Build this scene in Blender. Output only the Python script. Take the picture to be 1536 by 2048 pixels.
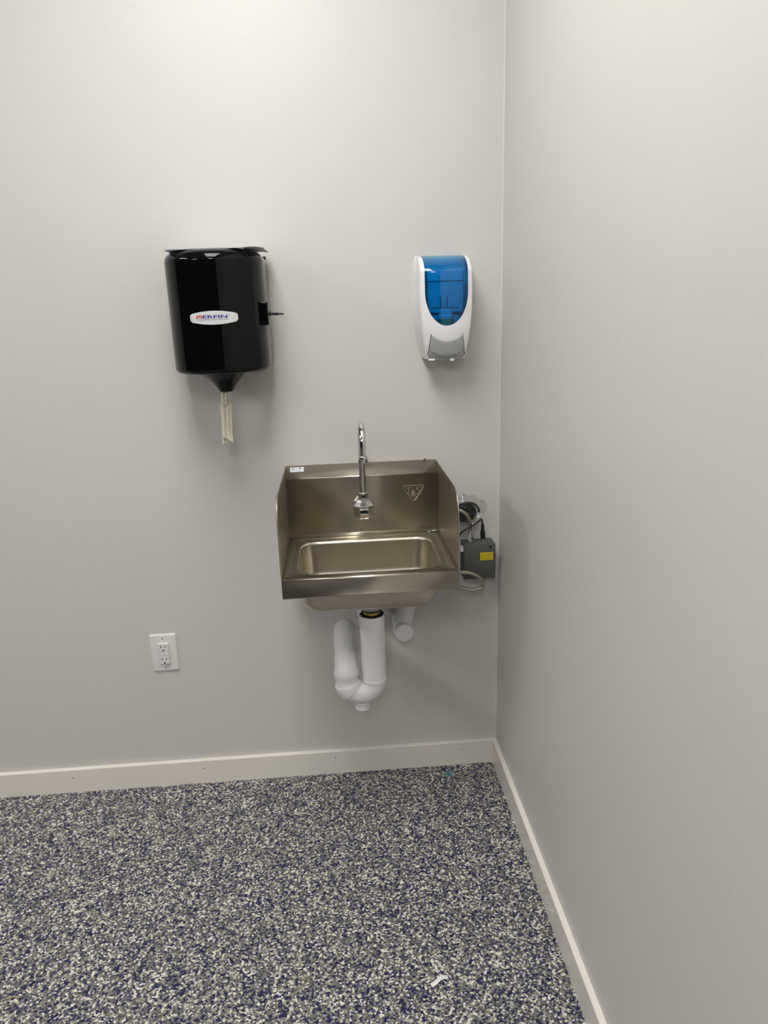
import bpy, bmesh, math, random
from mathutils import Vector, Matrix, noise

random.seed(7)
scene = bpy.context.scene
for o in list(bpy.data.objects):
    bpy.data.objects.remove(o)
COL = scene.collection
PI = math.pi

# ------------------------------------------------------------------ camera
# metres; back wall y = 0, right wall x = 0, floor z = 0.
CAM = Vector((-0.46788, -1.98888, 1.44029))
PITCH, YAW, ROLL, FPX = 0.28094, 0.063722, -0.033155, 1418.526
fwd = Vector((math.sin(YAW) * math.cos(PITCH), math.cos(YAW) * math.cos(PITCH), -math.sin(PITCH)))
rgt = Vector((math.cos(YAW), -math.sin(YAW), 0))
upv = rgt.cross(fwd)
r2 = math.cos(ROLL) * rgt + math.sin(ROLL) * upv
u2 = -math.sin(ROLL) * rgt + math.cos(ROLL) * upv
cd = bpy.data.cameras.new('camera')
cd.sensor_fit = 'HORIZONTAL'
cd.sensor_width = 36.0
cd.lens = FPX * 36.0 / 1536.0
cd.clip_start = 0.02
cam = bpy.data.objects.new('camera', cd)
COL.objects.link(cam)
M3 = Matrix((r2, u2, -fwd)).transposed()
cam.matrix_world = Matrix.Translation(CAM) @ M3.to_4x4()
scene.camera = cam

# ------------------------------------------------------------------ light and exposure
PANEL_STRENGTH = 14.3          # the ceiling panels below are the only lamps
PANEL_COLOR = (1.0, 0.982, 0.955)
PANELS = [(x, y) for x in (-0.72, -3.20) for y in (-1.13, -3.55)]   # the four panels mirrored in the dispenser's shoulder
CEIL = 2.74
scene.view_settings.view_transform = 'Standard'
scene.view_settings.look = 'None'
scene.view_settings.gamma = 1.0
scene.view_settings.use_curve_mapping = False
scene.view_settings.exposure = 0.12
w = bpy.data.worlds.new('world')
scene.world = w
w.use_nodes = True
w.node_tree.nodes['Background'].inputs[0].default_value = (0.6, 0.6, 0.6, 1)
w.node_tree.nodes['Background'].inputs[1].default_value = 0.0


# ------------------------------------------------------------------ materials
def srgb(r, g, b):
    f = lambda c: (c / 12.92 if c <= 0.04045 else ((c + 0.055) / 1.055) ** 2.4)
    return (f(r / 255), f(g / 255), f(b / 255))


MATS = {}


def mat(name, color, rough=0.5, metal=0.0, spec=0.5, coat=0.0, coat_rough=0.05, var=0.0, var_scale=60.0,
        bump=0.0, bump_scale=400.0, rough_var=0.0, stretch=None, emit=0.0, trans=0.0, ior=1.45, alpha=1.0):
    m = bpy.data.materials.new(name)
    m.use_nodes = True
    nt = m.node_tree
    b = nt.nodes['Principled BSDF']
    c = (*color, 1)
    b.inputs['Base Color'].default_value = c
    b.inputs['Roughness'].default_value = rough
    b.inputs['Metallic'].default_value = metal
    b.inputs['Specular IOR Level'].default_value = spec
    b.inputs['Coat Weight'].default_value = coat
    b.inputs['Coat Roughness'].default_value = coat_rough
    b.inputs['Transmission Weight'].default_value = trans
    b.inputs['IOR'].default_value = ior
    b.inputs['Alpha'].default_value = alpha
    if emit:
        b.inputs['Emission Color'].default_value = c
        b.inputs['Emission Strength'].default_value = emit
    tc = nt.nodes.new('ShaderNodeTexCoord')
    mp = nt.nodes.new('ShaderNodeMapping')
    nt.links.new(tc.outputs['Object'], mp.inputs[0])
    if stretch:
        mp.inputs['Scale'].default_value = stretch
    n = nt.nodes.new('ShaderNodeTexNoise')
    n.inputs['Scale'].default_value = var_scale
    n.inputs['Detail'].default_value = 4
    nt.links.new(mp.outputs[0], n.inputs['Vector'])
    if var:
        mx = nt.nodes.new('ShaderNodeMix')
        mx.data_type = 'RGBA'
        mx.inputs[6].default_value = (*[max(0, k * (1 - var)) for k in color], 1)
        mx.inputs[7].default_value = (*[min(1, k * (1 + var)) for k in color], 1)
        nt.links.new(n.outputs['Fac'], mx.inputs[0])
        nt.links.new(mx.outputs[2], b.inputs['Base Color'])
    if rough_var:
        mr = nt.nodes.new('ShaderNodeMapRange')
        mr.inputs['From Min'].default_value = 0.3
        mr.inputs['From Max'].default_value = 0.7
        mr.inputs['To Min'].default_value = max(0.02, rough - rough_var)
        mr.inputs['To Max'].default_value = rough + rough_var
        nt.links.new(n.outputs['Fac'], mr.inputs['Value'])
        nt.links.new(mr.outputs[0], b.inputs['Roughness'])
    if bump:
        n2 = nt.nodes.new('ShaderNodeTexNoise')
        n2.inputs['Scale'].default_value = bump_scale
        n2.inputs['Detail'].default_value = 3
        nt.links.new(mp.outputs[0], n2.inputs['Vector'])
        bp = nt.nodes.new('ShaderNodeBump')
        bp.inputs['Strength'].default_value = bump
        bp.inputs['Distance'].default_value = 0.001
        nt.links.new(n2.outputs['Fac'], bp.inputs['Height'])
        nt.links.new(bp.outputs[0], b.inputs['Normal'])
    MATS[name] = m
    return m


mat('wall_paint', (0.625, 0.614, 0.585), rough=0.42, spec=0.4, var=0.012, var_scale=3, bump=0.35, bump_scale=260)
mat('ceiling_tile', (0.62, 0.61, 0.59), rough=0.8, spec=0.2, var=0.03, var_scale=80)
mat('far_wall', (0.11, 0.105, 0.10), rough=0.6, var=0.02, var_scale=3)  # unseen walls, made dark to darken what the dispenser mirrors
mat('trim_paint', (0.80, 0.765, 0.70), rough=0.14, spec=0.5, var=0.02, var_scale=14, rough_var=0.05)
mat('caulk', (0.66, 0.645, 0.61), rough=0.35, var=0.02)
mat('panel_frame', (0.8, 0.8, 0.8), rough=0.4)
mat('black_gloss', (0.0020, 0.0020, 0.0024), rough=0.05, spec=0.28, rough_var=0.015, var_scale=30)
mat('black_plastic', (0.008, 0.008, 0.009), rough=0.36, rough_var=0.04)
mat('badge', (0.62, 0.62, 0.63), rough=0.35, var=0.02)
mat('print_red', (0.55, 0.03, 0.03), rough=0.5, var=0.05)
mat('print_blue', (0.02, 0.03, 0.22), rough=0.5, var=0.05)
mat('print_grey', (0.12, 0.12, 0.16), rough=0.5, var=0.05)
mat('tissue', (0.80, 0.76, 0.65), rough=0.9, spec=0.1, var=0.04, var_scale=300, bump=0.5, bump_scale=700)
mat('leaflet', (0.62, 0.60, 0.66), rough=0.6, var=0.08, var_scale=40)
mat('white_plastic', (0.80, 0.79, 0.80), rough=0.22, var=0.01, rough_var=0.03)
mat('grey_plastic', (0.36, 0.37, 0.375), rough=0.38, var=0.03)
mat('dark_grey_plastic', (0.15, 0.155, 0.158), rough=0.4, var=0.03)
mat('cartridge', (0.70, 0.74, 0.80), rough=0.35, var=0.2, var_scale=45)
mat('cartridge_neck', (0.30, 0.42, 0.25), rough=0.3, var=0.08)
mat('steel', (0.505, 0.465, 0.390), rough=0.325, metal=1.0, rough_var=0.02, var=0.04, var_scale=9)
mat('steel_satin', (0.52, 0.49, 0.43), rough=0.33, metal=1.0, rough_var=0.03, var=0.08, var_scale=18)
mat('steel_under', (0.42, 0.40, 0.37), rough=0.40, metal=1.0, rough_var=0.08, var=0.22, var_scale=22)
mat('chrome', (0.72, 0.72, 0.71), rough=0.06, metal=1.0, rough_var=0.01)
mat('chrome_satin', (0.66, 0.66, 0.65), rough=0.22, metal=1.0, rough_var=0.02)
mat('dark_window', (0.004, 0.004, 0.005), rough=0.15)
mat('sticker', (0.72, 0.74, 0.77), rough=0.4, var=0.03)
mat('sticker_ink', (0.05, 0.055, 0.075), rough=0.5, var=0.1)
mat('trap_white', (0.80, 0.80, 0.82), rough=0.37, spec=0.5, var=0.03, var_scale=40, rough_var=0.05, bump=0.12, bump_scale=120)
mat('brass', (0.52, 0.42, 0.12), rough=0.32, metal=1.0, var=0.25, var_scale=90)
mat('gasket', (0.010, 0.010, 0.010), rough=0.5, var=0.2)
mat('box_grey', (0.085, 0.088, 0.083), rough=0.5, var=0.06, var_scale=30)
mat('button_blue', (0.006, 0.006, 0.03), rough=0.3, var=0.1)
mat('label_yellow', (0.62, 0.52, 0.02), rough=0.5, var=0.05)
mat('label_ink', (0.36, 0.12, 0.01), rough=0.6, var=0.2)
mat('outlet_white', (0.74, 0.73, 0.72), rough=0.3, var=0.01)
mat('slot_dark', (0.012, 0.010, 0.009), rough=0.7, var=0.2)
mat('screw_grey', (0.30, 0.29, 0.28), rough=0.5, var=0.1)
mat('paper_white', (0.82, 0.82, 0.82), rough=0.8, spec=0.2, var=0.02, var_scale=100)
mat('tan_fibre', (0.42, 0.36, 0.28), rough=0.8, var=0.1)
mat('emitter', PANEL_COLOR, rough=0.6, emit=PANEL_STRENGTH)


def braid_mat():
    m = mat('braid', (0.42, 0.39, 0.33), rough=0.35, metal=1.0, var=0.15, var_scale=200)
    nt = m.node_tree
    b = nt.nodes['Principled BSDF']
    tc = nt.nodes.new('ShaderNodeTexCoord')
    ck = nt.nodes.new('ShaderNodeTexVoronoi')
    ck.inputs['Scale'].default_value = 900
    nt.links.new(tc.outputs['Object'], ck.inputs['Vector'])
    bp = nt.nodes.new('ShaderNodeBump')
    bp.inputs['Strength'].default_value = 0.8
    bp.inputs['Distance'].default_value = 0.0006
    nt.links.new(ck.outputs['Distance'], bp.inputs['Height'])
    nt.links.new(bp.outputs[0], b.inputs['Normal'])


braid_mat()


def thin_film(name, tint, rough, refl):
    """a thin clear or tinted plastic sheet: tinted see-through plus a gloss that grows at grazing angles"""
    m = bpy.data.materials.new(name)
    m.use_nodes = True
    nt = m.node_tree
    nt.nodes.remove(nt.nodes['Principled BSDF'])
    out = nt.nodes['Material Output']
    t = nt.nodes.new('ShaderNodeBsdfTransparent')
    g = nt.nodes.new('ShaderNodeBsdfGlossy')
    g.inputs['Roughness'].default_value = rough
    g.inputs['Color'].default_value = (0.9, 0.9, 0.9, 1)
    lw = nt.nodes.new('ShaderNodeLayerWeight')      # same gloss from both sides of the sheet
    pw = nt.nodes.new('ShaderNodeMath')
    pw.operation = 'POWER'
    pw.inputs[1].default_value = 4.5
    nt.links.new(lw.outputs['Facing'], pw.inputs[0])
    fr = nt.nodes.new('ShaderNodeMath')
    fr.operation = 'MULTIPLY_ADD'
    fr.inputs[1].default_value = refl
    fr.inputs[2].default_value = 0.045
    nt.links.new(pw.outputs[0], fr.inputs[0])
    n = nt.nodes.new('ShaderNodeTexNoise')
    n.inputs['Scale'].default_value = 30
    tc = nt.nodes.new('ShaderNodeTexCoord')
    nt.links.new(tc.outputs['Object'], n.inputs['Vector'])
    mx = nt.nodes.new('ShaderNodeMix')
    mx.data_type = 'RGBA'
    mx.inputs[6].default_value = (*[k * 0.9 for k in tint], 1)
    mx.inputs[7].default_value = (*[min(1, k * 1.08) for k in tint], 1)
    nt.links.new(n.outputs['Fac'], mx.inputs[0])
    nt.links.new(mx.outputs[2], t.inputs['Color'])
    ms = nt.nodes.new('ShaderNodeMixShader')
    nt.links.new(fr.outputs[0], ms.inputs[0])
    nt.links.new(t.outputs[0], ms.inputs[1])
    nt.links.new(g.outputs[0], ms.inputs[2])
    nt.links.new(ms.outputs[0], out.inputs['Surface'])
    MATS[name] = m


thin_film('blue_window', (0.055, 0.44, 0.74), 0.05, 0.85)
thin_film('clear_film', (0.93, 0.94, 0.93), 0.15, 0.5)


def floor_mat():
    m = bpy.data.materials.new('flake_floor')
    m.use_nodes = True
    nt = m.node_tree
    L = nt.links.new
    b = nt.nodes['Principled BSDF']
    geo = nt.nodes.new('ShaderNodeNewGeometry')
    nz = nt.nodes.new('ShaderNodeTexNoise')
    nz.inputs['Scale'].default_value = 170
    nz.inputs['Detail'].default_value = 2
    L(geo.outputs['Position'], nz.inputs['Vector'])
    sub = nt.nodes.new('ShaderNodeVectorMath')
    sub.operation = 'SUBTRACT'
    sub.inputs[1].default_value = (0.5, 0.5, 0.5)
    L(nz.outputs['Color'], sub.inputs[0])
    scl = nt.nodes.new('ShaderNodeVectorMath')
    scl.operation = 'SCALE'
    scl.inputs['Scale'].default_value = 0.006
    L(sub.outputs[0], scl.inputs[0])
    add = nt.nodes.new('ShaderNodeVectorMath')
    add.operation = 'ADD'
    L(geo.outputs['Position'], add.inputs[0])
    L(scl.outputs[0], add.inputs[1])
    vo = nt.nodes.new('ShaderNodeTexVoronoi')
    vo.voronoi_dimensions = '2D'
    vo.inputs['Scale'].default_value = 250
    vo.inputs['Randomness'].default_value = 1.0
    L(add.outputs[0], vo.inputs['Vector'])
    sp = nt.nodes.new('ShaderNodeSeparateColor')
    L(vo.outputs['Color'], sp.inputs[0])
    # a slow drift shifts the share of dark and light flakes from place to place
    slow = nt.nodes.new('ShaderNodeTexNoise')
    slow.inputs['Scale'].default_value = 22
    slow.inputs['Detail'].default_value = 3
    L(geo.outputs['Position'], slow.inputs['Vector'])
    ma = nt.nodes.new('ShaderNodeMath')
    ma.operation = 'MULTIPLY_ADD'
    ma.inputs[1].default_value = 0.36
    ma.inputs[2].default_value = -0.18
    L(slow.outputs['Fac'], ma.inputs[0])
    ad = nt.nodes.new('ShaderNodeMath')
    ad.operation = 'ADD'
    L(sp.outputs[0], ad.inputs[0])
    L(ma.outputs[0], ad.inputs[1])
    cr = nt.nodes.new('ShaderNodeValToRGB')
    cr.color_ramp.interpolation = 'CONSTANT'
    e = cr.color_ramp.elements
    stops = [(0.0, srgb(18, 18, 62)), (0.17, srgb(34, 36, 80)), (0.27, srgb(88, 88, 90)),
             (0.42, srgb(112, 111, 106)), (0.64, srgb(134, 132, 125)), (0.76, srgb(178, 175, 164)),
             (0.88, srgb(220, 217, 207))]
    e[0].position, e[0].color = 0.0, (*stops[0][1], 1)
    e[1].position, e[1].color = stops[1][0], (*stops[1][1], 1)
    for p, c in stops[2:]:
        k = e.new(p)
        k.color = (*c, 1)
    L(ad.outputs[0], cr.inputs[0])
    last = cr.outputs[0]
    # spilled blots: (x, y, radius, colour, strength)
    for (x, y, r, c, s) in [(-0.1655, -0.0561, 0.014, (0.0, 0.22, 0.27), 0.8),
                            (-0.60, -0.74, 0.016, (0.20, 0.19, 0.09), 0.45),
                            (-0.225, -0.845, 0.010, (0.16, 0.14, 0.05), 0.5),
                            (-0.62, -0.36, 0.010, (0.20, 0.18, 0.09), 0.4)]:
        dist = nt.nodes.new('ShaderNodeVectorMath')
        dist.operation = 'DISTANCE'
        dist.inputs[1].default_value = (x, y, 0)
        sc3 = nt.nodes.new('ShaderNodeVectorMath')
        sc3.operation = 'MULTIPLY_ADD'
        sc3.inputs[1].default_value = (0.02, 0.02, 0)
        L(sub.outputs[0], sc3.inputs[0])
        L(geo.outputs['Position'], sc3.inputs[2])
        L(sc3.outputs[0], dist.inputs[0])
        mr = nt.nodes.new('ShaderNodeMapRange')
        mr.inputs['From Min'].default_value = r * 0.4
        mr.inputs['From Max'].default_value = r
        mr.inputs['To Min'].default_value = s
        mr.inputs['To Max'].default_value = 0
        L(dist.outputs['Value'], mr.inputs['Value'])
        mx = nt.nodes.new('ShaderNodeMix')
        mx.data_type = 'RGBA'
        L(mr.outputs[0], mx.inputs[0])
        L(last, mx.inputs[6])
        mx.inputs[7].default_value = (*c, 1)
        last = mx.outputs[2]
    L(last, b.inputs['Base Color'])
    b.inputs['Roughness'].default_value = 0.5
    b.inputs['Specular IOR Level'].default_value = 0.4
    bp = nt.nodes.new('ShaderNodeBump')
    bp.inputs['Strength'].default_value = 0.35
    bp.inputs['Distance'].default_value = 0.001
    L(sp.outputs[1], bp.inputs['Height'])
    L(bp.outputs[0], b.inputs['Normal'])
    MATS['flake_floor'] = m


floor_mat()


# ------------------------------------------------------------------ mesh helpers
def tag(o, label, cat, group=None):
    o['label'] = label
    o['category'] = cat
    if group:
        o['group'] = group
    return o


def empty(name, loc, label, cat, group=None):
    o = bpy.data.objects.new(name, None)
    o.empty_display_size = 0.05
    COL.objects.link(o)
    o.location = loc
    return tag(o, label, cat, group)


def world_loc(o):
    v = Vector((0, 0, 0))
    while o:
        v = v + Vector(o.location)
        o = o.parent
    return v


def obj(name, bm, m, parent=None, origin=None, sharp=35, label=None, solidify=0, offset=-1, subsurf=0):
    """bm holds world coordinates; the object's origin is its parent's place or the given point"""
    bmesh.ops.recalc_face_normals(bm, faces=bm.faces[:])
    og = Vector(origin) if origin else (world_loc(parent) if parent else Vector((0, 0, 0)))
    for v in bm.verts:
        v.co -= og
    me = bpy.data.meshes.new(name)
    bm.to_mesh(me)
    bm.free()
    for p in me.polygons:
        p.use_smooth = True
    me.set_sharp_from_angle(angle=math.radians(sharp))
    me.materials.append(MATS[m])
    o = bpy.data.objects.new(name, me)
    COL.objects.link(o)
    if parent:
        o.parent = parent
        o.location = og - world_loc(parent)
    else:
        o.location = og
    if label:
        o['label'] = label
    if solidify:
        md = o.modifiers.new('solidify', 'SOLIDIFY')
        md.thickness = solidify
        md.offset = offset
    if subsurf:
        md = o.modifiers.new('subsurf', 'SUBSURF')
        md.levels = md.render_levels = subsurf
    return o


def structure(name, bm, m, parent=None, **k):
    o = obj(name, bm, m, parent, **k)
    if not parent:
        o['kind'] = 'structure'
    return o


def box(bm, x0, x1, y0, y1, z0, z1, bev=0, seg=2):
    r = bmesh.ops.create_cube(bm, size=1)
    vs = r['verts']
    for v in vs:
        v.co = Vector((x0 + (v.co.x + .5) * (x1 - x0), y0 + (v.co.y + .5) * (y1 - y0), z0 + (v.co.z + .5) * (z1 - z0)))
    if bev:
        es = list({e for v in vs for e in v.link_edges})
        bmesh.ops.bevel(bm, geom=es, offset=bev, segments=seg, profile=0.5, affect='EDGES')
    return bm


def B(*a, **k):
    return box(bmesh.new(), *a, **k)


def rings(bm, rs, close=True, cap0=False, cap1=False):
    """loft a list of equally long point lists"""
    vv = [[bm.verts.new(p) for p in r] for r in rs]
    n = len(rs[0])
    for a, b in zip(vv[:-1], vv[1:]):
        for i in range(n if close else n - 1):
            j = (i + 1) % n
            try:
                bm.faces.new((a[i], a[j], b[j], b[i]))
            except ValueError:
                pass
    if cap0:
        bm.faces.new(vv[0][::-1])
    if cap1:
        bm.faces.new(vv[-1])
    return vv


def lathe(prof, c, axis='z', seg=40, cap0=True, cap1=True, bm=None):
    """prof: (radius, height) pairs along the axis from point c"""
    bm = bm or bmesh.new()
    c = Vector(c)
    if isinstance(axis, str):
        ax = {'z': Vector((0, 0, 1)), 'y': Vector((0, -1, 0)), 'x': Vector((1, 0, 0))}[axis]
    else:
        ax = Vector(axis).normalized()
    a = ax.orthogonal().normalized()
    b = ax.cross(a)
    rs = [[c + ax * h + (a * math.cos(2 * PI * i / seg) + b * math.sin(2 * PI * i / seg)) * max(r, 1e-5)
           for i in range(seg)] for r, h in prof]
    rings(bm, rs, True, cap0, cap1)
    return bm


def catmull(pts, n=8):
    P = [Vector(p) for p in pts]
    P = [P[0] * 2 - P[1]] + P + [P[-1] * 2 - P[-2]]
    out = []
    for i in range(1, len(P) - 2):
        for k in range(n):
            t = k / n
            p0, p1, p2, p3 = P[i - 1], P[i], P[i + 1], P[i + 2]
            out.append(0.5 * ((2 * p1) + (p2 - p0) * t + (2 * p0 - 5 * p1 + 4 * p2 - p3) * t * t
                              + (-p0 + 3 * p1 - 3 * p2 + p3) * t ** 3))
    out.append(P[-2])
    return out


def tube(path, rad, seg=20, bm=None, caps=True):
    """rad: a number or a function of the share (0..1) along the path"""
    bm = bm or bmesh.new()
    path = [Vector(p) for p in path]
    n = len(path)
    t0 = (path[1] - path[0]).normalized()
    a = t0.orthogonal().normalized()
    rs = []
    for i, p in enumerate(path):
        t = (path[min(i + 1, n - 1)] - path[max(i - 1, 0)]).normalized()
        a = (a - t * a.dot(t)).normalized()
        b = t.cross(a)
        r = rad(i / (n - 1)) if callable(rad) else rad
        rs.append([p + (a * math.cos(2 * PI * k / seg) + b * math.sin(2 * PI * k / seg)) * r for k in range(seg)])
    rings(bm, rs, True, caps, caps)
    return bm


def prism(outline, to3d, d0, d1):
    """outline: 2D points; to3d(u, v, d) -> point"""
    bm = bmesh.new()
    rings(bm, [[to3d(u, v, d0) for u, v in outline], [to3d(u, v, d1) for u, v in outline]], True, True, True)
    return bm


def rrect(x0, x1, y0, y1, r, n=8):
    """rounded rectangle, counter-clockwise, 4*(n+1) points"""
    out = []
    for (cx, cy, a0) in ((x1 - r, y1 - r, 0), (x0 + r, y1 - r, 90), (x0 + r, y0 + r, 180), (x1 - r, y0 + r, 270)):
        for i in range(n + 1):
            a = math.radians(a0 + 90 * i / n)
            out.append((cx + r * math.cos(a), cy + r * math.sin(a)))
    return out


def text_bm(s, size, offset=0.0, extrude=0.0, res=3):
    cu = bpy.data.curves.new('t', 'FONT')
    cu.body = s
    cu.size = size
    cu.offset = offset
    cu.extrude = extrude
    cu.resolution_u = res
    cu.align_x = 'LEFT'
    o = bpy.data.objects.new('t', cu)
    COL.objects.link(o)
    dg = bpy.context.evaluated_depsgraph_get()
    me = bpy.data.meshes.new_from_object(o.evaluated_get(dg))
    bm = bmesh.new()
    bm.from_mesh(me)
    bpy.data.objects.remove(o)
    bpy.data.meshes.remove(me)
    bpy.data.curves.remove(cu)
    bmesh.ops.remove_doubles(bm, verts=bm.verts[:], dist=1e-6)
    xs = [v.co.x for v in bm.verts]
    ys = [v.co.y for v in bm.verts]
    return bm, min(xs), max(xs), min(ys), max(ys)


def fit_text(s, x0, x1, z0, z1, to3d, bold=0.0):
    """text stretched to a box, mapped through to3d(x, z)"""
    bm, a, b, c, d = text_bm(s, 1.0, offset=bold)
    bmesh.ops.triangulate(bm, faces=bm.faces[:])
    for v in bm.verts:
        v.co = to3d(x0 + (v.co.x - a) / (b - a) * (x1 - x0), z0 + (v.co.y - c) / (d - c) * (z1 - z0))
    return bm


# ------------------------------------------------------------------ the room
RX0, RY0 = -7.2, -8.0          # far left and the wall behind the camera
RX1, RYE = 2.2, -4.0           # invented opening behind the camera on the right, keeps the dispenser's reflection dark
structure('floor', B(RX0, RX1, RY0, 0.0, -0.05, 0.0), 'flake_floor')
structure('wall_back', B(RX0 - 0.1, 0.1, 0.0, 0.1, -0.05, CEIL + 0.05), 'wall_paint')
structure('wall_right', B(0.0, 0.1, RYE, 0.0, -0.05, CEIL + 0.05), 'wall_paint')
structure('wall_far_right', B(RX1, RX1 + 0.1, RY0, RYE + 0.1, -0.05, CEIL + 0.05), 'far_wall')
structure('wall_return', B(0.1, RX1, RYE, RYE + 0.1, -0.05, CEIL + 0.05), 'far_wall')
structure('wall_left', B(RX0 - 0.1, RX0, RY0, 0.0, -0.05, CEIL + 0.05), 'far_wall')
structure('wall_front', B(RX0 - 0.1, RX1 + 0.1, RY0 - 0.1, RY0, -0.05, CEIL + 0.05), 'far_wall')
structure('ceiling', B(RX0, RX1, RY0, 0.0, CEIL, CEIL + 0.05), 'ceiling_tile')

BH, BT = 0.0819, 0.0135


def board(axis):
    prof = [(0, 0.0), (BT, 0.0), (BT, BH - 0.0018), (BT - 0.0018, BH), (0, BH)]
    if axis == 'x':
        f = lambda s: [(s, -a, z) for a, z in prof]
        ends = (RX0, -BT)
    else:
        f = lambda s: [(-a, s, z) for a, z in prof]
        ends = (RYE, 0.0)
    bm = bmesh.new()
    rings(bm, [f(ends[0]), f(ends[1])], True, True, True)
    return bm


bb = structure('baseboard_back', board('x'), 'trim_paint', sharp=20)
structure('baseboard_right', board('y'), 'trim_paint', sharp=20)
for (x, z) in [(-1.3466, 0.0532), (-0.9406, 0.0535), (-0.5237, 0.0592), (-0.1141, 0.0551)]:
    obj('nail_hole', lathe([(0.0019, 0), (0.0017, 0.0003)], (x, -BT + 0.0001, z), 'y', seg=10), 'slot_dark', bb)
# caulk bead in the room corner
bm = bmesh.new()
rings(bm, [[(0.0, 0.0, z), (-0.0030, 0.0, z), (-0.0015, -0.0010, z), (-0.0008, -0.0018, z), (0, -0.0030, z)] for z in (BH, CEIL)],
      True, True, True)
structure('trim_1', bm, 'caulk')

for (px, py) in PANELS:
    t = empty('ceiling_light_offscreen', (px, py, CEIL), 'white framed flat light panel set flush in the ceiling', 'ceiling light', 'ceiling light panels')
    hw, hl = 0.30, 0.60
    bm = bmesh.new()
    for (a, b, c, d) in ((-hw, hw, -hl, -hl + 0.02), (-hw, hw, hl - 0.02, hl), (-hw, -hw + 0.02, -hl + 0.02, hl - 0.02), (hw - 0.02, hw, -hl + 0.02, hl - 0.02)):
        box(bm, px + a, px + b, py + c, py + d, CEIL - 0.014, CEIL)
    obj('frame', bm, 'panel_frame', t)
    obj('diffuser_offscreen', B(px - hw + 0.02, px + hw - 0.02, py - hl + 0.02, py + hl - 0.02, CEIL - 0.009, CEIL), 'emitter', t)

# ------------------------------------------------------------------ paper towel dispenser
DX, DR, DYC = -0.7465, 0.1195, 0.114      # centre, radius, depth of the cylinder's axis from the wall
DT, DB = 1.5835, 1.2965
td = empty('paper_towel_dispenser', (DX, 0, DB), 'glossy black centre-pull paper towel dispenser with white oval badge on the wall', 'towel dispenser')


def dshape(ins, z, yback=-0.014, n=48):
    r = DR - ins
    pts = [(DX + r, yback, z)]
    for k in range(3):
        pts.append((DX + r, yback + (-DYC - yback) * (k + 1) / 4, z))
    for i in range(n + 1):
        a = PI * i / n
        pts.append((DX + r * math.cos(a), -DYC - r * math.sin(a), z))
    for k in range(3):
        pts.append((DX - r, yback + (-DYC - yback) * (3 - k) / 4, z))
    pts.append((DX - r, yback, z))
    return pts


rs = []
rb, rt = 0.013, 0.026
for i in range(9):
    a = PI / 2 * i / 8
    rs.append(dshape(rb * (1 - math.sin(a)), DB + rb * (1 - math.cos(a))))
for k in range(1, 8):
    rs.append(dshape(0, DB + rb + (DT - rt - DB - rb) * k / 8))
for i in range(11):
    a = PI / 2 * i / 10
    rs.append(dshape(rt * (1 - math.cos(a)), DT - rt + rt * math.sin(a)))
bm = bmesh.new()
rings(bm, rs, True, True, True)
obj('cover', bm, 'black_gloss', td, sharp=30)
obj('back_plate', B(DX - DR + 0.002, DX + DR - 0.002, -0.0135, 0.0, DB + 0.004, DT - 0.006, bev=0.002), 'black_plastic', td)


def cyl(x, z, d=0.0):
    """a point on the cover's front, x measured along the face from its middle"""
    a = x / DR
    return Vector((DX + (DR + d) * math.sin(a), -DYC - (DR + d) * math.cos(a), z))


# three hinges on the left edge
for (z0, z1) in ((1.5075, 1.5505), (1.4105, 1.455), (1.316, 1.3603)):
    bm = bmesh.new()
    hx = -0.8800
    box(bm, hx - 0.002, hx + 0.013, -0.021, -0.012, z0 + 0.002, z1 - 0.002, bev=0.001)
    for (a, b) in ((z0, z0 + 0.006), ((z0 + z1) / 2 - 0.005, (z0 + z1) / 2 + 0.005), (z1 - 0.006, z1)):
        lathe([(0.0033, a), (0.0038, a + 0.0008), (0.0038, b - 0.0008), (0.0033, b)], (hx - 0.0012, -0.019, 0), 'z', seg=14, bm=bm)
    obj('hinge', bm, 'black_plastic', td)
# funnel under the cover
FX, FY = -0.7440, -0.125
prof = [(0.062, 0.0525), (0.0605, 0.050), (0.049, 0.041), (0.0375, 0.0305), (0.0290, 0.0195), (0.0225, 0.0095), (0.0195, 0.0045),
        (0.0180, 0.0042), (0.0170, 0.0005), (0.0150, 0.0), (0.0135, 0.004), (0.0135, 0.03)]
obj('nozzle', lathe([(r, h) for r, h in prof], (FX, FY, 1.2455), 'z', seg=48, cap0=True, cap1=False), 'black_gloss', td)
obj('nozzle_screw', lathe([(0.0021, 0), (0.0016, 0.0012)], (FX - 0.001, FY - 0.0188, 1.2505), 'y', seg=12), 'chrome', td)
# moulded outline on the cover front
for path in ([(-0.046, 1.558), (-0.052, 1.545), (-0.058, 1.50), (-0.058, 1.40), (-0.050, 1.345), (-0.040, 1.312), (0.012, 1.3115)],
             [(-0.046, 1.558), (0.016, 1.5595), (0.024, 1.553), (0.020, 1.538), (0.004, 1.514), (-0.006, 1.5115), (-0.018, 1.517), (-0.028, 1.535), (-0.034, 1.548), (-0.030, 1.5525), (0.012, 1.553)]):
    pts = [cyl(p.x, p.y, 0.0) for p in catmull([(x, z, 0) for x, z in path], 6)]
    obj('moulded_ridge', tube(pts, 0.0006, seg=6), 'black_gloss', td)
# badge
BX, BZ = 0.0042, 1.4292
HWB, HHB, HEB = 0.0575, 0.0158, 0.0088


def badge_h(u):
    h = HHB - (HHB - HEB) * (abs(u) / HWB) ** 1.9
    e = HWB - abs(u)
    rc = 0.0075
    if e < rc:
        h -= rc * 0.42 * (1 - math.sqrt(max(0, 1 - (1 - e / rc) ** 2)))* 1.6
    return max(h, 0.0012)


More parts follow.
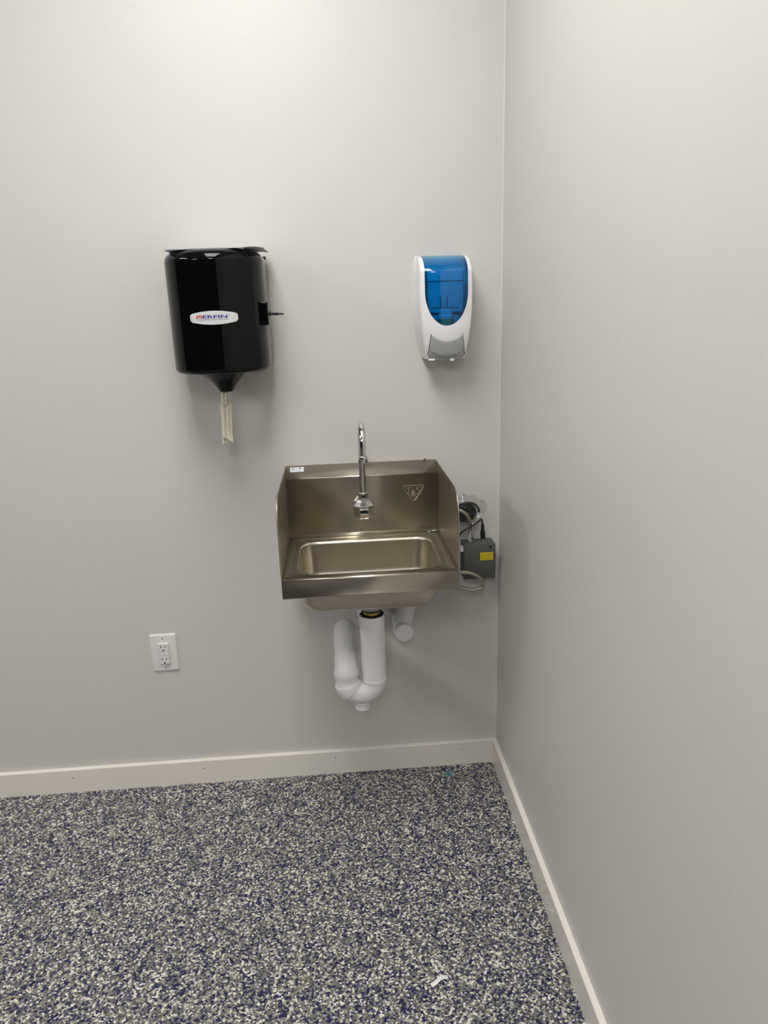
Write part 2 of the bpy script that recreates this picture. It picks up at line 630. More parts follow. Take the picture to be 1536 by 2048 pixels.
us = [HWB * math.sin(PI / 2 * k / 24) for k in range(-24, 25)]
outl = [(u, badge_h(u)) for u in us] + [(u, -badge_h(u)) for u in us[::-1]]
bm = bmesh.new()
front = []
for d in (-0.001, 0.0012, 0.0016):
    k = 1.0 if d < 0.0015 else 0.985
    front.append([cyl(BX + u * k, BZ + z * k, d) for u, z in outl])
vv = rings(bm, front, True, False, False)
m = len(us)
top = vv[-1]
for i in range(m - 1):
    bm.faces.new((top[i], top[i + 1], top[2 * m - 2 - i], top[2 * m - 1 - i]))
badge = obj('badge', bm, 'badge', td, label='silver-white oval badge with red and blue lettering')
on = lambda x, z: cyl(BX + x, BZ + z, 0.0019)
LZ0, LZ1 = -0.0012, 0.0060


def poly_cyl(pts):
    bm = bmesh.new()
    bm.faces.new([bm.verts.new(on(x, z)) for x, z in pts])
    return bm


bm = bmesh.new()
for pts in ([(-0.0405, LZ0), (-0.0372, LZ0), (-0.0372, LZ1), (-0.0405, LZ1)],
            [(-0.0360, LZ1), (-0.0310, LZ1), (-0.0330, LZ0 + 0.0006), (-0.0340, LZ0 + 0.0006)],
            [(-0.0298, LZ0), (-0.0265, LZ0), (-0.0265, LZ1), (-0.0298, LZ1)]):
    bm.faces.new([bm.verts.new(on(x, z)) for x, z in pts])
obj('letter_m', bm, 'print_red', badge)
obj('lettering', fit_text('ERFIN', -0.0248, 0.0318, LZ0, LZ1, on, bold=0.022), 'print_blue', badge)
obj('small_print', fit_text('BY NPS', 0.0128, 0.0322, -0.0051, -0.0026, on, bold=0.008), 'print_blue', badge)
bm = bmesh.new()
rings(bm, [[on(-0.040 + 0.0505 * k / 16, z) for k in range(17)] for z in (-0.0044, -0.0037)], close=False)
obj('underline', bm, 'print_grey', badge)
obj('registered_mark', fit_text('®', 0.0333, 0.0360, 0.0034, 0.0060, on), 'print_grey', badge)
# lock on the right side
lk = obj('lock_plate', B(DX + DR - 0.014, DX + DR + 0.0070, -0.164, -0.055, 1.4065, 1.4625, bev=0.0030, seg=3), 'black_gloss', td,
         label='glossy black lock block on the dispenser side')
bm = bmesh.new()
for z in (1.4475, 1.4205):
    box(bm, DX + DR + 0.0066, DX + DR + 0.0074, -0.126, -0.120, z - 0.004, z + 0.004)
obj('lock_slot', bm, 'slot_dark', lk)

kx = DX + DR + 0.0070
bm = bmesh.new()
kz, ky = 1.4340, -0.115
lathe([(0.0056, 0), (0.0056, 0.003), (0.0034, 0.0036), (0.0034, 0.020), (0.0036, 0.0205), (0.0036, 0.0215), (0.0020, 0.022), (0.0020, 0.034), (0.0014, 0.0350)],
      (kx, ky, kz), (1, 0.0, -0.06), seg=16, bm=bm)
tag(obj('dispenser_key', bm, 'black_plastic', origin=(kx, ky, kz)), 'slim black key sticking out of the towel dispenser lock', 'key')

# leaflet on top
lf = empty('folded_leaflet', (DX, -0.12, DT), 'thin folded grey leaflet lying on top of the black towel dispenser', 'leaflet')


def sheet(zf, x0, x1, y0, y1, nx=26, ny=8):
    bm = bmesh.new()
    g = [[bm.verts.new((x0 + (x1 - x0) * i / nx, y0 + (y1 - y0) * j / ny, zf(i / nx, j / ny))) for j in range(ny + 1)] for i in range(nx + 1)]
    for i in range(nx):
        for j in range(ny):
            bm.faces.new((g[i][j], g[i + 1][j], g[i + 1][j + 1], g[i][j + 1]))
    return bm


def lz(base, left, right):
    def f(u, v):
        z = base
        if u < 0.16:
            z += left * (0.16 - u) / 0.16 * 1.0
        if u > 0.80:
            z += right * math.sin((u - 0.80) / 0.2 * PI)
            z += -0.0015 * max(0, (u - 0.92) / 0.08)
        z += 0.0004 * math.sin(v * 5 + u * 3)
        return z
    return f


obj('lower_sheet', sheet(lz(DT + 0.0010, -0.0012, 0.0010), -0.849, -0.665, -0.200, -0.03), 'leaflet', lf, solidify=0.0006, offset=0)
obj('upper_sheet', sheet(lz(DT + 0.0028, 0.0004, 0.0012), -0.847, -0.618, -0.195, -0.025), 'leaflet', lf, solidify=0.0006, offset=0)

# paper towel hanging out of the nozzle
NX_ = FX
FX = FX - 0.0030
pt = empty('paper_towel', (FX, FY, 1.109), 'cream paper towel end hanging twisted out of the black nozzle', 'paper towel')


def hang(profile, fold, amp, phase, yoff, n=28, rows=26):
    """profile: list of (z, xl, xr); pleated strip"""
    bm = bmesh.new()
    g = []
    for j in range(rows + 1):
        s = j / rows * (len(profile) - 1)
        i = min(int(s), len(profile) - 2)
        t = s - i
        z, a, b = [profile[i][k] + (profile[i + 1][k] - profile[i][k]) * t for k in range(3)]
        row = []
        for k in range(n + 1):
            u = k / n
            x = a + (b - a) * u
            y = FY + yoff + amp * (0.35 + 0.65 * abs(math.sin(PI * j / rows))) * math.sin(fold * 2 * PI * u + phase + 0.9 * j / rows)
            y += 0.0025 * noise.noise(Vector((x * 120, z * 60, phase)))
            zz = z + (0.0 if j < rows else 0.0)
            row.append(bm.verts.new((x, y, zz)))
        g.append(row)
    for j in range(rows):
        for k in range(n):
            bm.faces.new((g[j][k], g[j][k + 1], g[j + 1][k + 1], g[j + 1][k]))
    return bm


obj('gathered_neck', hang([(1.262, FX - 0.011, FX + 0.007), (1.240, FX - 0.012, FX + 0.007), (1.226, FX - 0.014, FX + 0.008), (1.206, FX - 0.013, FX + 0.006)], 2.5, 0.0045, 0.4, -0.002),
    'tissue', pt, solidify=0.0006, offset=0)
obj('back_fold', hang([(1.214, FX - 0.0175, FX + 0.010), (1.185, FX - 0.0175, FX + 0.009), (1.145, FX - 0.0195, FX + 0.004), (1.108, FX - 0.0195, FX - 0.004)], 2.0, 0.004, 2.0, 0.003),
    'tissue', pt, solidify=0.0006, offset=0)
bm = hang([(1.2175, FX - 0.0165, FX + 0.0125), (1.185, FX - 0.0170, FX + 0.0115), (1.150, FX - 0.0170, FX + 0.0095), (1.112, FX - 0.0165, FX + 0.0095)], 2.5, 0.0055, 1.0, -0.007)
for v in bm.verts:            # slanting lower hem: short on the left, long on the right
    if v.co.z < 1.150:
        u = (v.co.x - (FX - 0.0170)) / 0.027
        v.co.z = 1.150 - (1.150 - v.co.z) * (0.55 + 0.45 * max(0, min(1, u)))
    if v.co.z > 1.195:
        u = (v.co.x - (FX - 0.0165)) / 0.029
        v.co.z -= 0.012 * (1 - abs(2 * u - 1) ** 1.5) * (v.co.z - 1.195) / 0.022
obj('front_fold', bm, 'tissue', pt, solidify=0.0006, offset=0)

# ------------------------------------------------------------------ soap dispenser
SX = -0.1675
ZB, ZT = 1.3035, 1.5670
sd = empty('soap_dispenser', (SX, 0, ZB), 'white wall soap dispenser with see-through blue window and grey push bar', 'soap dispenser')


def lerp_tab(tab, z):
    for (a, va), (b, vb) in zip(tab[:-1], tab[1:]):
        if z <= b:
            t = max(0, (z - a) / (b - a))
            t = t * t * (3 - 2 * t) if False else t
            return va + (vb - va) * t
    return tab[-1][1]


def depth(z):
    if z > 1.520:                  # rounded shoulder that runs back to the wall
        t = min(1, (z - 1.520) / (ZT - 1.520))
        return 0.014 + (0.1045 - 0.014) * max(0, 1 - t ** 1.9) ** 0.60
    return lerp_tab([(1.300, 0.082), (1.318, 0.094), (1.345, 0.101), (1.38, 0.106), (1.43, 0.1070), (1.48, 0.1065), (1.520, 0.1045)], z)


def w_wall(z):
    return lerp_tab([(1.300, 0.0545), (1.32, 0.0605), (1.35, 0.0685), (1.39, 0.075), (1.43, 0.0778), (1.47, 0.0785), (1.52, 0.0765), (1.550, 0.0735), (1.567, 0.069)], z)


def w_front(z):
    return lerp_tab([(1.300, 0.0475), (1.32, 0.051), (1.35, 0.0560), (1.39, 0.0615), (1.43, 0.0645), (1.48, 0.0655), (1.53, 0.0645), (1.567, 0.0620)], z)


def w_win(z):
    if z <= 1.3890:
        return 0.0
    if z >= 1.475:
        return 0.0560
    return 0.0560 * math.sqrt(max(0, 1 - ((1.475 - z) / 0.086) ** 2))


def surf(x, z, off=0.0):
    """front skin: gently crowned across"""
    wf = w_front(z)
    return Vector((SX + x, -(depth(z) + off) + 0.010 * min(1.2, abs(x) / wf) ** 2.6, z))


zs = []
for k in range(13):
    zs.append(ZB + (1.389 - ZB) * k / 12)
for k in range(1, 15):
    zs.append(1.475 - 0.086 * math.cos(PI / 2 * k / 14))
for k in range(1, 7):
    zs.append(1.475 + (1.520 - 1.475) * k / 6)
for k in range(1, 9):
    zs.append(1.520 + 0.023 * k / 8)
for k in range(1, 11):
    zs.append(1.543 + (ZT - 1.543) * math.sin(PI / 2 * k / 10))
def bar_w(z):
    return 0.0405 + (1.368 - z) / (1.368 - 1.312) * 0.0085


zs = sorted(zs + [1.3686, 1.3690])
# housing, with a deep groove down each side of the push bar
bm = bmesh.new()
NB = 6
for s in (-1, 1):
    rows = []
    for z in zs:
        ww, wf, xw, d = w_wall(z), w_front(z), w_win(z), depth(z)
        row = []
        yf = surf(wf, z).y
        row.append(Vector((SX + s * ww, 0.0, z)))
        for k in range(1, 5):
            t = k / 5
            # side wall with a shallow sculpted hollow
            row.append(Vector((SX + s * (ww + (wf + 0.0035 - ww) * t - 0.002 * math.sin(PI * t)), yf * t * 0.98, z)))
        row.append(Vector((SX + s * (wf + 0.0030), yf * 0.95, z)))
        row.append(Vector((SX + s * (wf + 0.0012), yf * 0.99 - 0.0005, z)))
        if z < 1.3688:
            g1, g0, gd = bar_w(z) + 0.0018, bar_w(z) - 0.0006, 0.014
        else:
            g1 = g0 = bar_w(z) if z < 1.380 else wf + (xw - wf) * 0.5
            gd = 0.0
        for (x, d) in [(wf + (g1 - wf) * k / 3, 0) for k in range(4)] + [(g1, gd), (g0, gd)] + [(g0 + (xw - g0) * k / 3, 0) for k in range(4)]:
            row.append(Vector((SX + s * x, surf(x, z, -d).y, z)))
        # inner rim of the window
        p = surf(xw, z, -0.004)
        row.append(Vector((SX + s * xw, p.y if xw > 0 else surf(0, z).y, z)))
        rows.append(row)
    rings(bm, rows, close=False)
bmesh.ops.remove_doubles(bm, verts=bm.verts[:], dist=2e-5)
obj('housing', bm, 'white_plastic', sd, sharp=40)
# underside and back
bm = bmesh.new()
pts = [Vector((SX - w_wall(ZB), 0, ZB)), Vector((SX - w_front(ZB), surf(w_front(ZB), ZB).y, ZB))]
pts += [surf(x, ZB) for x in [-0.04 + 0.01 * k for k in range(9)]]
pts += [Vector((SX + w_front(ZB), surf(w_front(ZB), ZB).y, ZB)), Vector((SX + w_wall(ZB), 0, ZB))]
vs = [bm.verts.new(p + Vector((0, 0, 0.0015))) for p in pts]
bm.faces.new(vs)
obj('underside', bm, 'grey_plastic', sd)
bm = prism(rrect(SX - 0.066, SX + 0.066, 1.365, ZT - 0.003, 0.01, 5), lambda u, v, d: Vector((u, d, v)), -0.0025, 0.0)
obj('back_plate', bm, 'white_plastic', sd)
# window and its sloping top in the same blue sheet
NW = 16
for part, lo, hi, m, lb in (('window', 0, 1.5431, 'blue_window', 'see-through blue U-shaped window'), ('top_band', 1.5429, 9, 'blue_window', 'sloping top of the see-through blue window')):
    bm = bmesh.new()
    rows = [[surf(w_win(z) * (2 * k / NW - 1), z, -0.0012) for k in range(NW + 1)] for z in zs if w_win(z) > 0 and lo < z < hi]
    rings(bm, rows, close=False)
    obj(part, bm, m, sd, sharp=80, label=lb)
# push bar: top edge sags in the middle, lower lip curls back under


def bar_rows(zlo, zhi_edge, sag, lo_sag, off, n=20, m=10):
    rows = []
    for j in range(m + 1):
        t = j / m
        row = []
        for k in range(n + 1):
            u = 2 * k / n - 1
            zt = zhi_edge - sag * (1 - u * u)
            zb = zlo - lo_sag * (1 - u * u)
            z = zb + (zt - zb) * t
            row.append(surf(bar_w(z) * u, max(z, 1.300), off))
        rows.append(row)
    return rows


bm = bmesh.new()
rings(bm, bar_rows(1.3265, 1.3675, 0.0160, 0.0180, 0.0016), close=False)
pb = obj('push_bar', bm, 'grey_plastic', sd, solidify=0.0022, offset=-1)
bm = bmesh.new()
rows = []
for j in range(7):
    row = []
    for k in range(21):
        u = 2 * k / 20 - 1
        z1 = 1.3265 - 0.0180 * (1 - u * u)
        z0 = 1.3015
        t = j / 6
        z = z1 + (z0 - z1) * t
        p = surf(bar_w(z1) * u * (1 - 0.04 * t), z1, 0.0016)
        row.append(Vector((p.x, p.y + 0.020 * t * t + 0.004 * t, z)))
    rows.append(row)
rings(bm, rows, close=False)
obj('lower_lip', bm, 'grey_plastic', pb, solidify=0.002, offset=-1)
for (x0, x1, z0, z1) in ((-0.047, -0.030, 1.3000, 1.3055), (0.010, 0.021, 1.2975, 1.3045)):
    obj('foot_tab', B(SX + x0, SX + x1, -0.089, -0.072, z0, z1, bev=0.001), 'white_plastic', sd)

# refill inside
rf = empty('soap_refill', (SX, -0.04, 1.39), 'pale soap refill carton seen behind the blue window, green neck below', 'soap refill')
bm = B(SX - 0.049, SX + 0.049, -0.080, -0.012, 1.420, 1.530, bev=0.006, seg=3)
car = obj('carton', bm, 'cartridge', rf)
bm = bmesh.new()
for x in (SX - 0.013, SX + 0.004):
    box(bm, x - 0.0012, x + 0.0012, -0.0815, -0.0795, 1.436, 1.462)
box(bm, SX - 0.036, SX + 0.036, -0.0815, -0.0795, 1.434, 1.4355)
box(bm, SX - 0.045, SX + 0.045, -0.0815, -0.0795, 1.500, 1.5012)
obj('carton_rib', bm, 'dark_grey_plastic', car)
obj('collar', lathe([(0.020, 0), (0.021, 0.002), (0.021, 0.010), (0.018, 0.012), (0.018, 0.022)], (SX, -0.074, 1.404), 'z', seg=28), 'cartridge', rf)
obj('added_pale_block', B(SX - 0.040, SX + 0.040, -0.070, -0.020, 1.385, 1.419, bev=0.006), 'cartridge', rf)  # pale block added behind the neck to brighten the window's bottom
obj('neck', lathe([(0.011, 0), (0.0155, 0.004), (0.0155, 0.028), (0.013, 0.030)], (SX, -0.084, 1.378), 'z', seg=28), 'cartridge_neck', rf)

# ------------------------------------------------------------------ hand sink
XL, XR = -0.61796, -0.18596
YB, YF = -0.0457, -0.3852
ZD, ZS, ZR, ZA = 0.8185, 1.0148, 0.9872, 0.7698
sk = empty('hand_sink', (-0.402, 0, 0.65), 'brushed stainless steel wall-hung hand sink with tall side splashes', 'sink')
XC = (XL + XR) / 2
TH = 0.0012


def extrude_x(prof, x0, x1):
    bm = bmesh.new()
    rings(bm, [[(x0, y, z) for y, z in prof], [(x1, y, z) for y, z in prof]], close=False)
    return bm


def arc(cy, cz, r, a0, a1, n=6):
    return [(cy + r * math.cos(math.radians(a0 + (a1 - a0) * i / n)), cz + r * math.sin(math.radians(a0 + (a1 - a0) * i / n))) for i in range(n + 1)]


# backsplash: deck fold, upright, sloped return to the wall
rB = 0.006
prof = [(-0.058, ZD)] + arc(YB - rB, ZD + rB, rB, -90, 0) + [(YB, 0.90)]
sl = math.degrees(math.atan2(ZS - ZR, -YB))          # slope of the return
rt_ = 0.004
prof += arc(YB + rt_, ZR - rt_ * 0.58, rt_, 180, 90 + sl) + [(-0.0015, ZS), (-0.0005, ZS - 0.001), (-0.0005, ZS - 0.03)]
obj('backsplash', extrude_x(prof, XL + 0.001, XR - 0.001), 'steel', sk, solidify=TH, offset=1, sharp=60)
# front apron
rA = 0.0045
prof = [(-0.366, ZD)] + arc(YF + rA, ZD - rA, rA, 90, 180) + [(YF, ZA + 0.002)] + arc(YF + 0.002, ZA + 0.002, 0.002, 180, 270, 3) + [(YF + 0.014, ZA)]
obj('apron', extrude_x(prof, XL + 0.0003, XR - 0.0003), 'steel', sk, solidify=TH, offset=1, sharp=60)
# side splashes
for s, X in ((-1, XL), (1, XR)):
    out = [(-0.0005, ZS), (-0.18, ZS)] + [(-0.30, ZS)]
    out += [(-0.322, ZS - 0.0008), (-0.338, ZS - 0.004), (-0.352, ZS - 0.0105), (-0.363, ZS - 0.020), (-0.371, ZS - 0.033), (-0.3755, ZS - 0.048), (-0.378, ZS - 0.07), (-0.3795, ZS - 0.10)]
    out += [(YF + 0.003, ZD + 0.01), (YF + 0.0012, ZD), (YF + 0.0005, ZA), (-0.0005, ZA)]
    bm = prism(out, lambda u, v, d: Vector((d, u, v)), X - s * 0.0018, X)
    p = obj('side_splash', bm, 'steel', sk, sharp=25)
    # rolled hem on the front edge
    hem = [(X - s * 0.0009, a, b) for a, b in out[2:12]]
    obj('hem', tube(hem, 0.0019, seg=10), 'steel', p)
# deck with pressed rim and bowl
bm = bmesh.new()
nC = 10
bx0, bx1, by0, by1 = -0.5785, -0.2245, -0.3445, -0.0985
L = []


def ring(x0, x1, y0, y1, r, z):
    return [(x, y, z) for x, y in rrect(x0, x1, y0, y1, r, nC)]


L.append(ring(XL + 0.001, XR - 0.001, -0.3805, -0.0515, 0.0005, ZD))
L.append(ring(-0.6030, -0.2015, -0.3590, -0.0700, 0.030, ZD))
L.append(ring(-0.5995, -0.2050, -0.3570, -0.0735, 0.029, ZD - 0.0018))
L.append(ring(-0.5960, -0.2085, -0.3560, -0.0770, 0.028, ZD - 0.0024))
o = 0.007
L.append(ring(bx0 - o, bx1 + o, by0 - o, by1 + o, 0.052, ZD - 0.0028))
for i in range(1, 7):                                    # rolled bowl lip
    a = PI / 2 * i / 6
    q = o * (1 - math.sin(a))
    L.append(ring(bx0 - q, bx1 + q, by0 - q, by1 + q, 0.045 + q, ZD - 0.0028 - 0.010 * (1 - math.cos(a))))
ZBOT = 0.697
rb = 0.042
for k in range(1, 5):
    t = k / 4
    q = 0.004 * t
    L.append(ring(bx0 + q, bx1 - q, by0 + q, by1 - q, 0.045, ZD - 0.0128 + (ZBOT + rb - ZD + 0.0128) * t))
for i in range(1, 9):
    a = PI / 2 * i / 8
    q = 0.004 + rb * (1 - math.cos(a))
    L.append(ring(bx0 + q, bx1 - q, by0 + q, by1 - q, max(0.012, 0.045 - q * 0.5), ZBOT + rb - rb * math.sin(a)))
DRX, DRY = -0.397, -0.215
bb2 = L[-1]
for t, dz in ((0.4, 0.001), (0.75, 0.002)):
    L.append([(p[0] + (DRX - p[0]) * t, p[1] + (DRY - p[1]) * t, p[2] - dz) for p in bb2])
rings(bm, L, True, False, True)
obj('bowl', bm, 'steel', sk, solidify=TH, offset=-1, sharp=60)
obj('strainer', lathe([(0.0, 0.001), (0.012, 0.0012), (0.024, 0.0025), (0.027, 0.0015), (0.028, 0.0)], (DRX, DRY, ZBOT - 0.003), 'z', cap0=False, cap1=False), 'chrome', sk)
# drain fitting below
obj('drain_flange', lathe([(0.020, 0.0), (0.026, 0.001), (0.0275, 0.004), (0.0275, 0.020), (0.034, 0.027), (0.036, 0.033)], (DRX, DRY, 0.6570), 'z', cap1=True), 'steel_under', sk)
obj('gasket', lathe([(0.0225, 0), (0.0265, 0.0005), (0.0265, 0.0040), (0.022, 0.0045)], (DRX, DRY, 0.6535), 'z'), 'gasket', sk)
obj('tailpiece', lathe([(0.0235, 0.0), (0.0235, 0.020), (0.022, 0.021)], (DRX, DRY, 0.6345), 'z'), 'brass', sk)
bm = bmesh.new()
lathe([(0.0290, 0.0), (0.0305, 0.001), (0.0305, 0.008), (0.025, 0.010)], (DRX, DRY, 0.6352), 'z', bm=bm)
for k in range(10):
    a = 2 * PI * k / 10
    r = 0.0305
    lathe([(0.0022, 0), (0.0022, 0.0085)], (DRX + r * math.cos(a), DRY + r * math.sin(a), 0.6352), 'z', seg=8, bm=bm)
obj('slip_nut', bm, 'gasket', sk)
# pressed logo
onb = lambda x, z: Vector((x, YB - 0.0013, z))
tri = []
for (cx, cz, a0, a1) in ((-0.2810, 0.9455, 90, 215), (-0.2335, 0.9465, -35, 90), (-0.2573, 0.9130, 215, 325)):
    pass
corners = [(-0.2905, 0.9525), (-0.2245, 0.9540), (-0.2573, 0.9040)]
pts = []
for i in range(3):
    P = Vector((*corners[i], 0))
    A = Vector((*corners[i - 1], 0))
    Bq = Vector((*corners[(i + 1) % 3], 0))
    r = 0.011
    p0 = P + (A - P).normalized() * r
    p2 = P + (Bq - P).normalized() * r
    for k in range(7):
        t = k / 6
        pts.append(p0 * (1 - t) ** 2 + P * 2 * t * (1 - t) + p2 * t * t)
pts.append(pts[0])
lg = obj('pressed_logo', tube([onb(p.x, p.y) for p in pts], 0.00055, seg=8, caps=False), 'steel', sk, label='triangular pressed logo outline reading T&S')
bm = bmesh.new()
for s, x0, x1, z0, z1 in (('T', -0.2800, -0.2640, 0.9270, 0.9475), ('&', -0.2645, -0.2510, 0.9215, 0.9400), ('S', -0.2500, -0.2360, 0.9270, 0.9480)):
    b2, a, b, c, d = text_bm(s, 1.0, offset=-0.005, extrude=0.03)
    for v in b2.verts:
        v.co = Vector((x0 + (v.co.x - a) / (b - a) * (x1 - x0), YB - 0.0012 - v.co.z * 0.012, z0 + (v.co.y - c) / (d - c) * (z1 - z0)))
    me = bpy.data.meshes.new('tmp')
    b2.to_mesh(me)
    b2.free()
    bm.from_mesh(me)
    bpy.data.meshes.remove(me)
obj('logo_lettering', bm, 'steel', lg)
# approval sticker on the sloped return
ny_, nz_ = -(ZS - ZR), -YB      # outward normal of the slope (y, z) scaled
ln_ = math.hypot(ny_, nz_)


def slope(x, t, d=0.0):
    y = YB + (0.0 - YB) * t
    z = ZR + (ZS - ZR) * t
    return Vector((x, y + ny_ / ln_ * (d + TH), z + nz_ / ln_ * (d + TH)))


def slope_poly(pts, d):
    bm = bmesh.new()
    rings(bm, [[slope(x, t, d) for x, t in pts], [slope(x, t, d + 0.0003) for x, t in pts]], True, True, True)
    return bm


sx0, sx1, t0, t1 = -0.6040, -0.5655, 0.50, 0.86
stk = obj('approval_sticker', slope_poly([(sx0, t0), (sx1, t0), (sx1, t1), (sx0, t1)], 0.0002), 'sticker', sk, label='small white sticker with two round dark marks')
bm = bmesh.new()
for cx, tc, r0, r1 in ((sx0 + 0.0088, 0.74, 0.0030, 0.0046), (sx0 + 0.0283, 0.76, 0.0021, 0.0040)):
    ro = [slope(cx + r1 * math.cos(a), tc + r1 * math.sin(a) / 0.0534, 0.0006) for a in [2 * PI * k / 20 for k in range(20)]]
    ri = [slope(cx + r0 * math.cos(a), tc + r0 * math.sin(a) / 0.0534, 0.0006) for a in [2 * PI * k / 20 for k in range(20)]]
    rings(bm, [ro, ri], True)
for (a, b, t) in ((sx0 + 0.0045, sx0 + 0.0135, 0.585), (sx0 + 0.0205, sx0 + 0.030, 0.60), (sx0 + 0.0195, sx0 + 0.034, 0.555)):
    bm.faces.new([bm.verts.new(slope(x, q, 0.0006)) for x, q in ((a, t), (b, t), (b, t + 0.012), (a, t + 0.012))])
bm.faces.new([bm.verts.new(slope(x, q, 0.0006)) for x, q in ((sx0 + 0.0176, t0), (sx0 + 0.0181, t0), (sx0 + 0.0181, t1), (sx0 + 0.0176, t1))])
obj('sticker_print', bm, 'sticker_ink', stk)
obj('wall_screw', lathe([(0.0022, 0), (0.0020, 0.0008), (0.0008, 0.0014)], (-0.2185, -0.0002, ZS + 0.0022), 'y', seg=12), 'slot_dark', sk)

# scrap of crumpled film on the deck corner
bm = bmesh.new()
NU = 14
for i in range(NU + 1):
    pass
g = []
for i in range(NU + 1):
    row = []
    for j in range(7):
        x = -0.2225 + 0.030 * i / NU
        y = -0.052 - 0.022 * j / 6 * (1 - 0.4 * i / NU)
        z = ZD + 0.0016 + 0.0045 * abs(noise.noise(Vector((x * 160, y * 160, 3.1)))) * (0.4 + math.sin(PI * i / NU))
        row.append((x, y, z))
    g.append(row)
rings(bm, g, close=False)
tag(obj('film_scrap', bm, 'chrome', origin=(-0.209, -0.06, ZD), solidify=0.0003, sharp=20), 'shiny crumpled film scrap on the sink deck corner by the splash', 'scrap')

# ------------------------------------------------------------------ sensor faucet
TX, TY = -0.4025, -0.0765
fa = empty('sensor_faucet', (TX, TY, 0.875), 'chrome gooseneck sensor faucet on the sink backsplash', 'faucet')
bm = bmesh.new()


def octa(r, z, dy=0.0):
    return [(TX + r * math.cos(PI / 8 + PI / 4 * k), TY + dy + r * math.sin(PI / 8 + PI / 4 * k), z) for k in range(8)]


R8 = 0.0302
ZF = 0.8800
rows = [octa(R8 * 0.95, ZF - 0.002), octa(R8 * 0.985, ZF), octa(R8, ZF + 0.003), octa(R8, ZF + 0.032)]
for t in [k / 7 for k in range(1, 8)]:
    r = R8 + (0.0130 - R8) * (1 - (1 - t) ** 1.9)
    rows.append(octa(r, ZF + 0.033 + 0.030 * t))
rings(bm, rows, True, True, True)
bd = obj('sensor_body', bm, 'chrome', fa, sharp=20)
obj('wall_neck', lathe([(0.017, 0), (0.017, 0.014)], (TX, YB - 0.001, ZF + 0.016), 'y', seg=28), 'chrome', fa)
yf = TY - R8 * math.cos(PI / 8)
bm = prism([(x, z) for x, z in rrect(TX - 0.0118, TX + 0.0118, ZF + 0.0130, ZF + 0.0225, 0.0047, 6)], lambda u, v, d: Vector((u, d, v)), yf - 0.0008, yf + 0.001)
obj('sensor_eye', bm, 'dark_window', bd, label='dark oval sensor eye')
obj('lens_ridge', tube([Vector((x, yf - 0.0002, z)) for x, z in (lambda q: q + q[:1])(rrect(TX - 0.0125, TX + 0.0125, ZF + 0.0123, ZF + 0.0232, 0.0054, 6))], 0.0008, seg=6, caps=False), 'chrome', bd)
obj('neck_ring', lathe([(0.0118, 0), (0.0132, 0.001), (0.0132, 0.005), (0.0112, 0.0062)], (TX, TY, ZF + 0.0615), 'z', seg=32), 'chrome', fa)
GR, TR = 0.0500, 0.0086
ZC = 1.1535 - TR - GR
path = [Vector((TX, TY, ZF + 0.060 + (ZC - ZF - 0.060) * k / 6)) for k in range(6)]
path += [Vector((TX, TY - GR + GR * math.cos(PI * k / 24), ZC + GR * math.sin(PI * k / 24))) for k in range(25)]
ZO = 1.0690
path += [Vector((TX, TY - 2 * GR, ZC - (ZC - ZO) * k / 3)) for k in range(1, 4)]
obj('spout', tube(path, TR, seg=28), 'chrome', fa)
obj('aerator', lathe([(0.0092, 0.0), (0.0115, 0.0003), (0.0121, 0.0012), (0.0121, 0.0165), (0.0115, 0.0178), (0.0088, 0.0182)], (TX, TY - 2 * GR, 1.0525), 'z', seg=36), 'chrome_satin', fa)

# ------------------------------------------------------------------ trap with white cover
tp = empty('drain_trap', (-0.435, -0.215, 0.355), 'white padded drain trap cover hanging under the steel sink', 'drain trap')
tr = 0.0335


def wob(r, a, k):
    return lambda s: r * (1 + a * math.sin(s * k) + 0.5 * a * math.sin(s * k * 2.3 + 1))


bm = tube([Vector((DRX, DRY, 0.6415 - (0.6415 - 0.447) * i / 16)) for i in range(17)], wob(0.0338, 0.012, 30), seg=36, caps=True)
for v in bm.verts:
    v.co.x += 0.0011 * noise.noise(Vector((v.co.x * 30, v.co.y * 30, v.co.z * 45)))
obj('drop_pipe_cover', bm, 'trap_white', tp, sharp=60)
UZ, UR = 0.447, 0.038
ux = DRX - UR
pts = [Vector((ux + UR * math.cos(PI * k / 24), DRY, UZ - UR * math.sin(PI * k / 24))) for k in range(21)]
obj('u_bend', tube(pts, tr, seg=36), 'trap_white', tp, sharp=60)
# left leg turns back to the wall
pts = [Vector((ux + UR * math.cos(PI * k / 24), DRY, UZ - UR * math.sin(PI * k / 24))) for k in range(21, 25)]
AX = ux - UR - 0.0005
pts += [Vector((AX, DRY, UZ + 0.012))]
er = 0.036
ez = UZ + 0.014
pts += [Vector((AX, DRY + er - er * math.cos(PI / 2 * k / 8), ez + er * math.sin(PI / 2 * k / 8))) for k in range(9)]
pts += [Vector((AX, DRY + er + (0 - DRY - er) * k / 5, ez + er + 0.003 * k / 5)) for k in range(1, 6)]
obj('trap_arm', tube(pts, lambda s: 0.0325 + 0.0022 * math.exp(-((s - 0.33) / 0.12) ** 2) + 0.001 * math.sin(s * 23), seg=36), 'trap_white', tp, sharp=60)
pts = [Vector((ux + UR * math.cos(PI * k / 48), DRY, UZ - UR * math.sin(PI * k / 48))) for k in range(35, 46)]
obj('joint_collar', tube(pts, lambda s: 0.0372 - 0.0012 * (2 * s - 1) ** 6, seg=36), 'trap_white', tp, sharp=60)
obj('drop_collar', lathe([(0.0338, 0.0), (0.0350, 0.002), (0.0350, 0.010), (0.0338, 0.013)], (DRX, DRY, 0.440), 'z', seg=36), 'trap_white', tp)
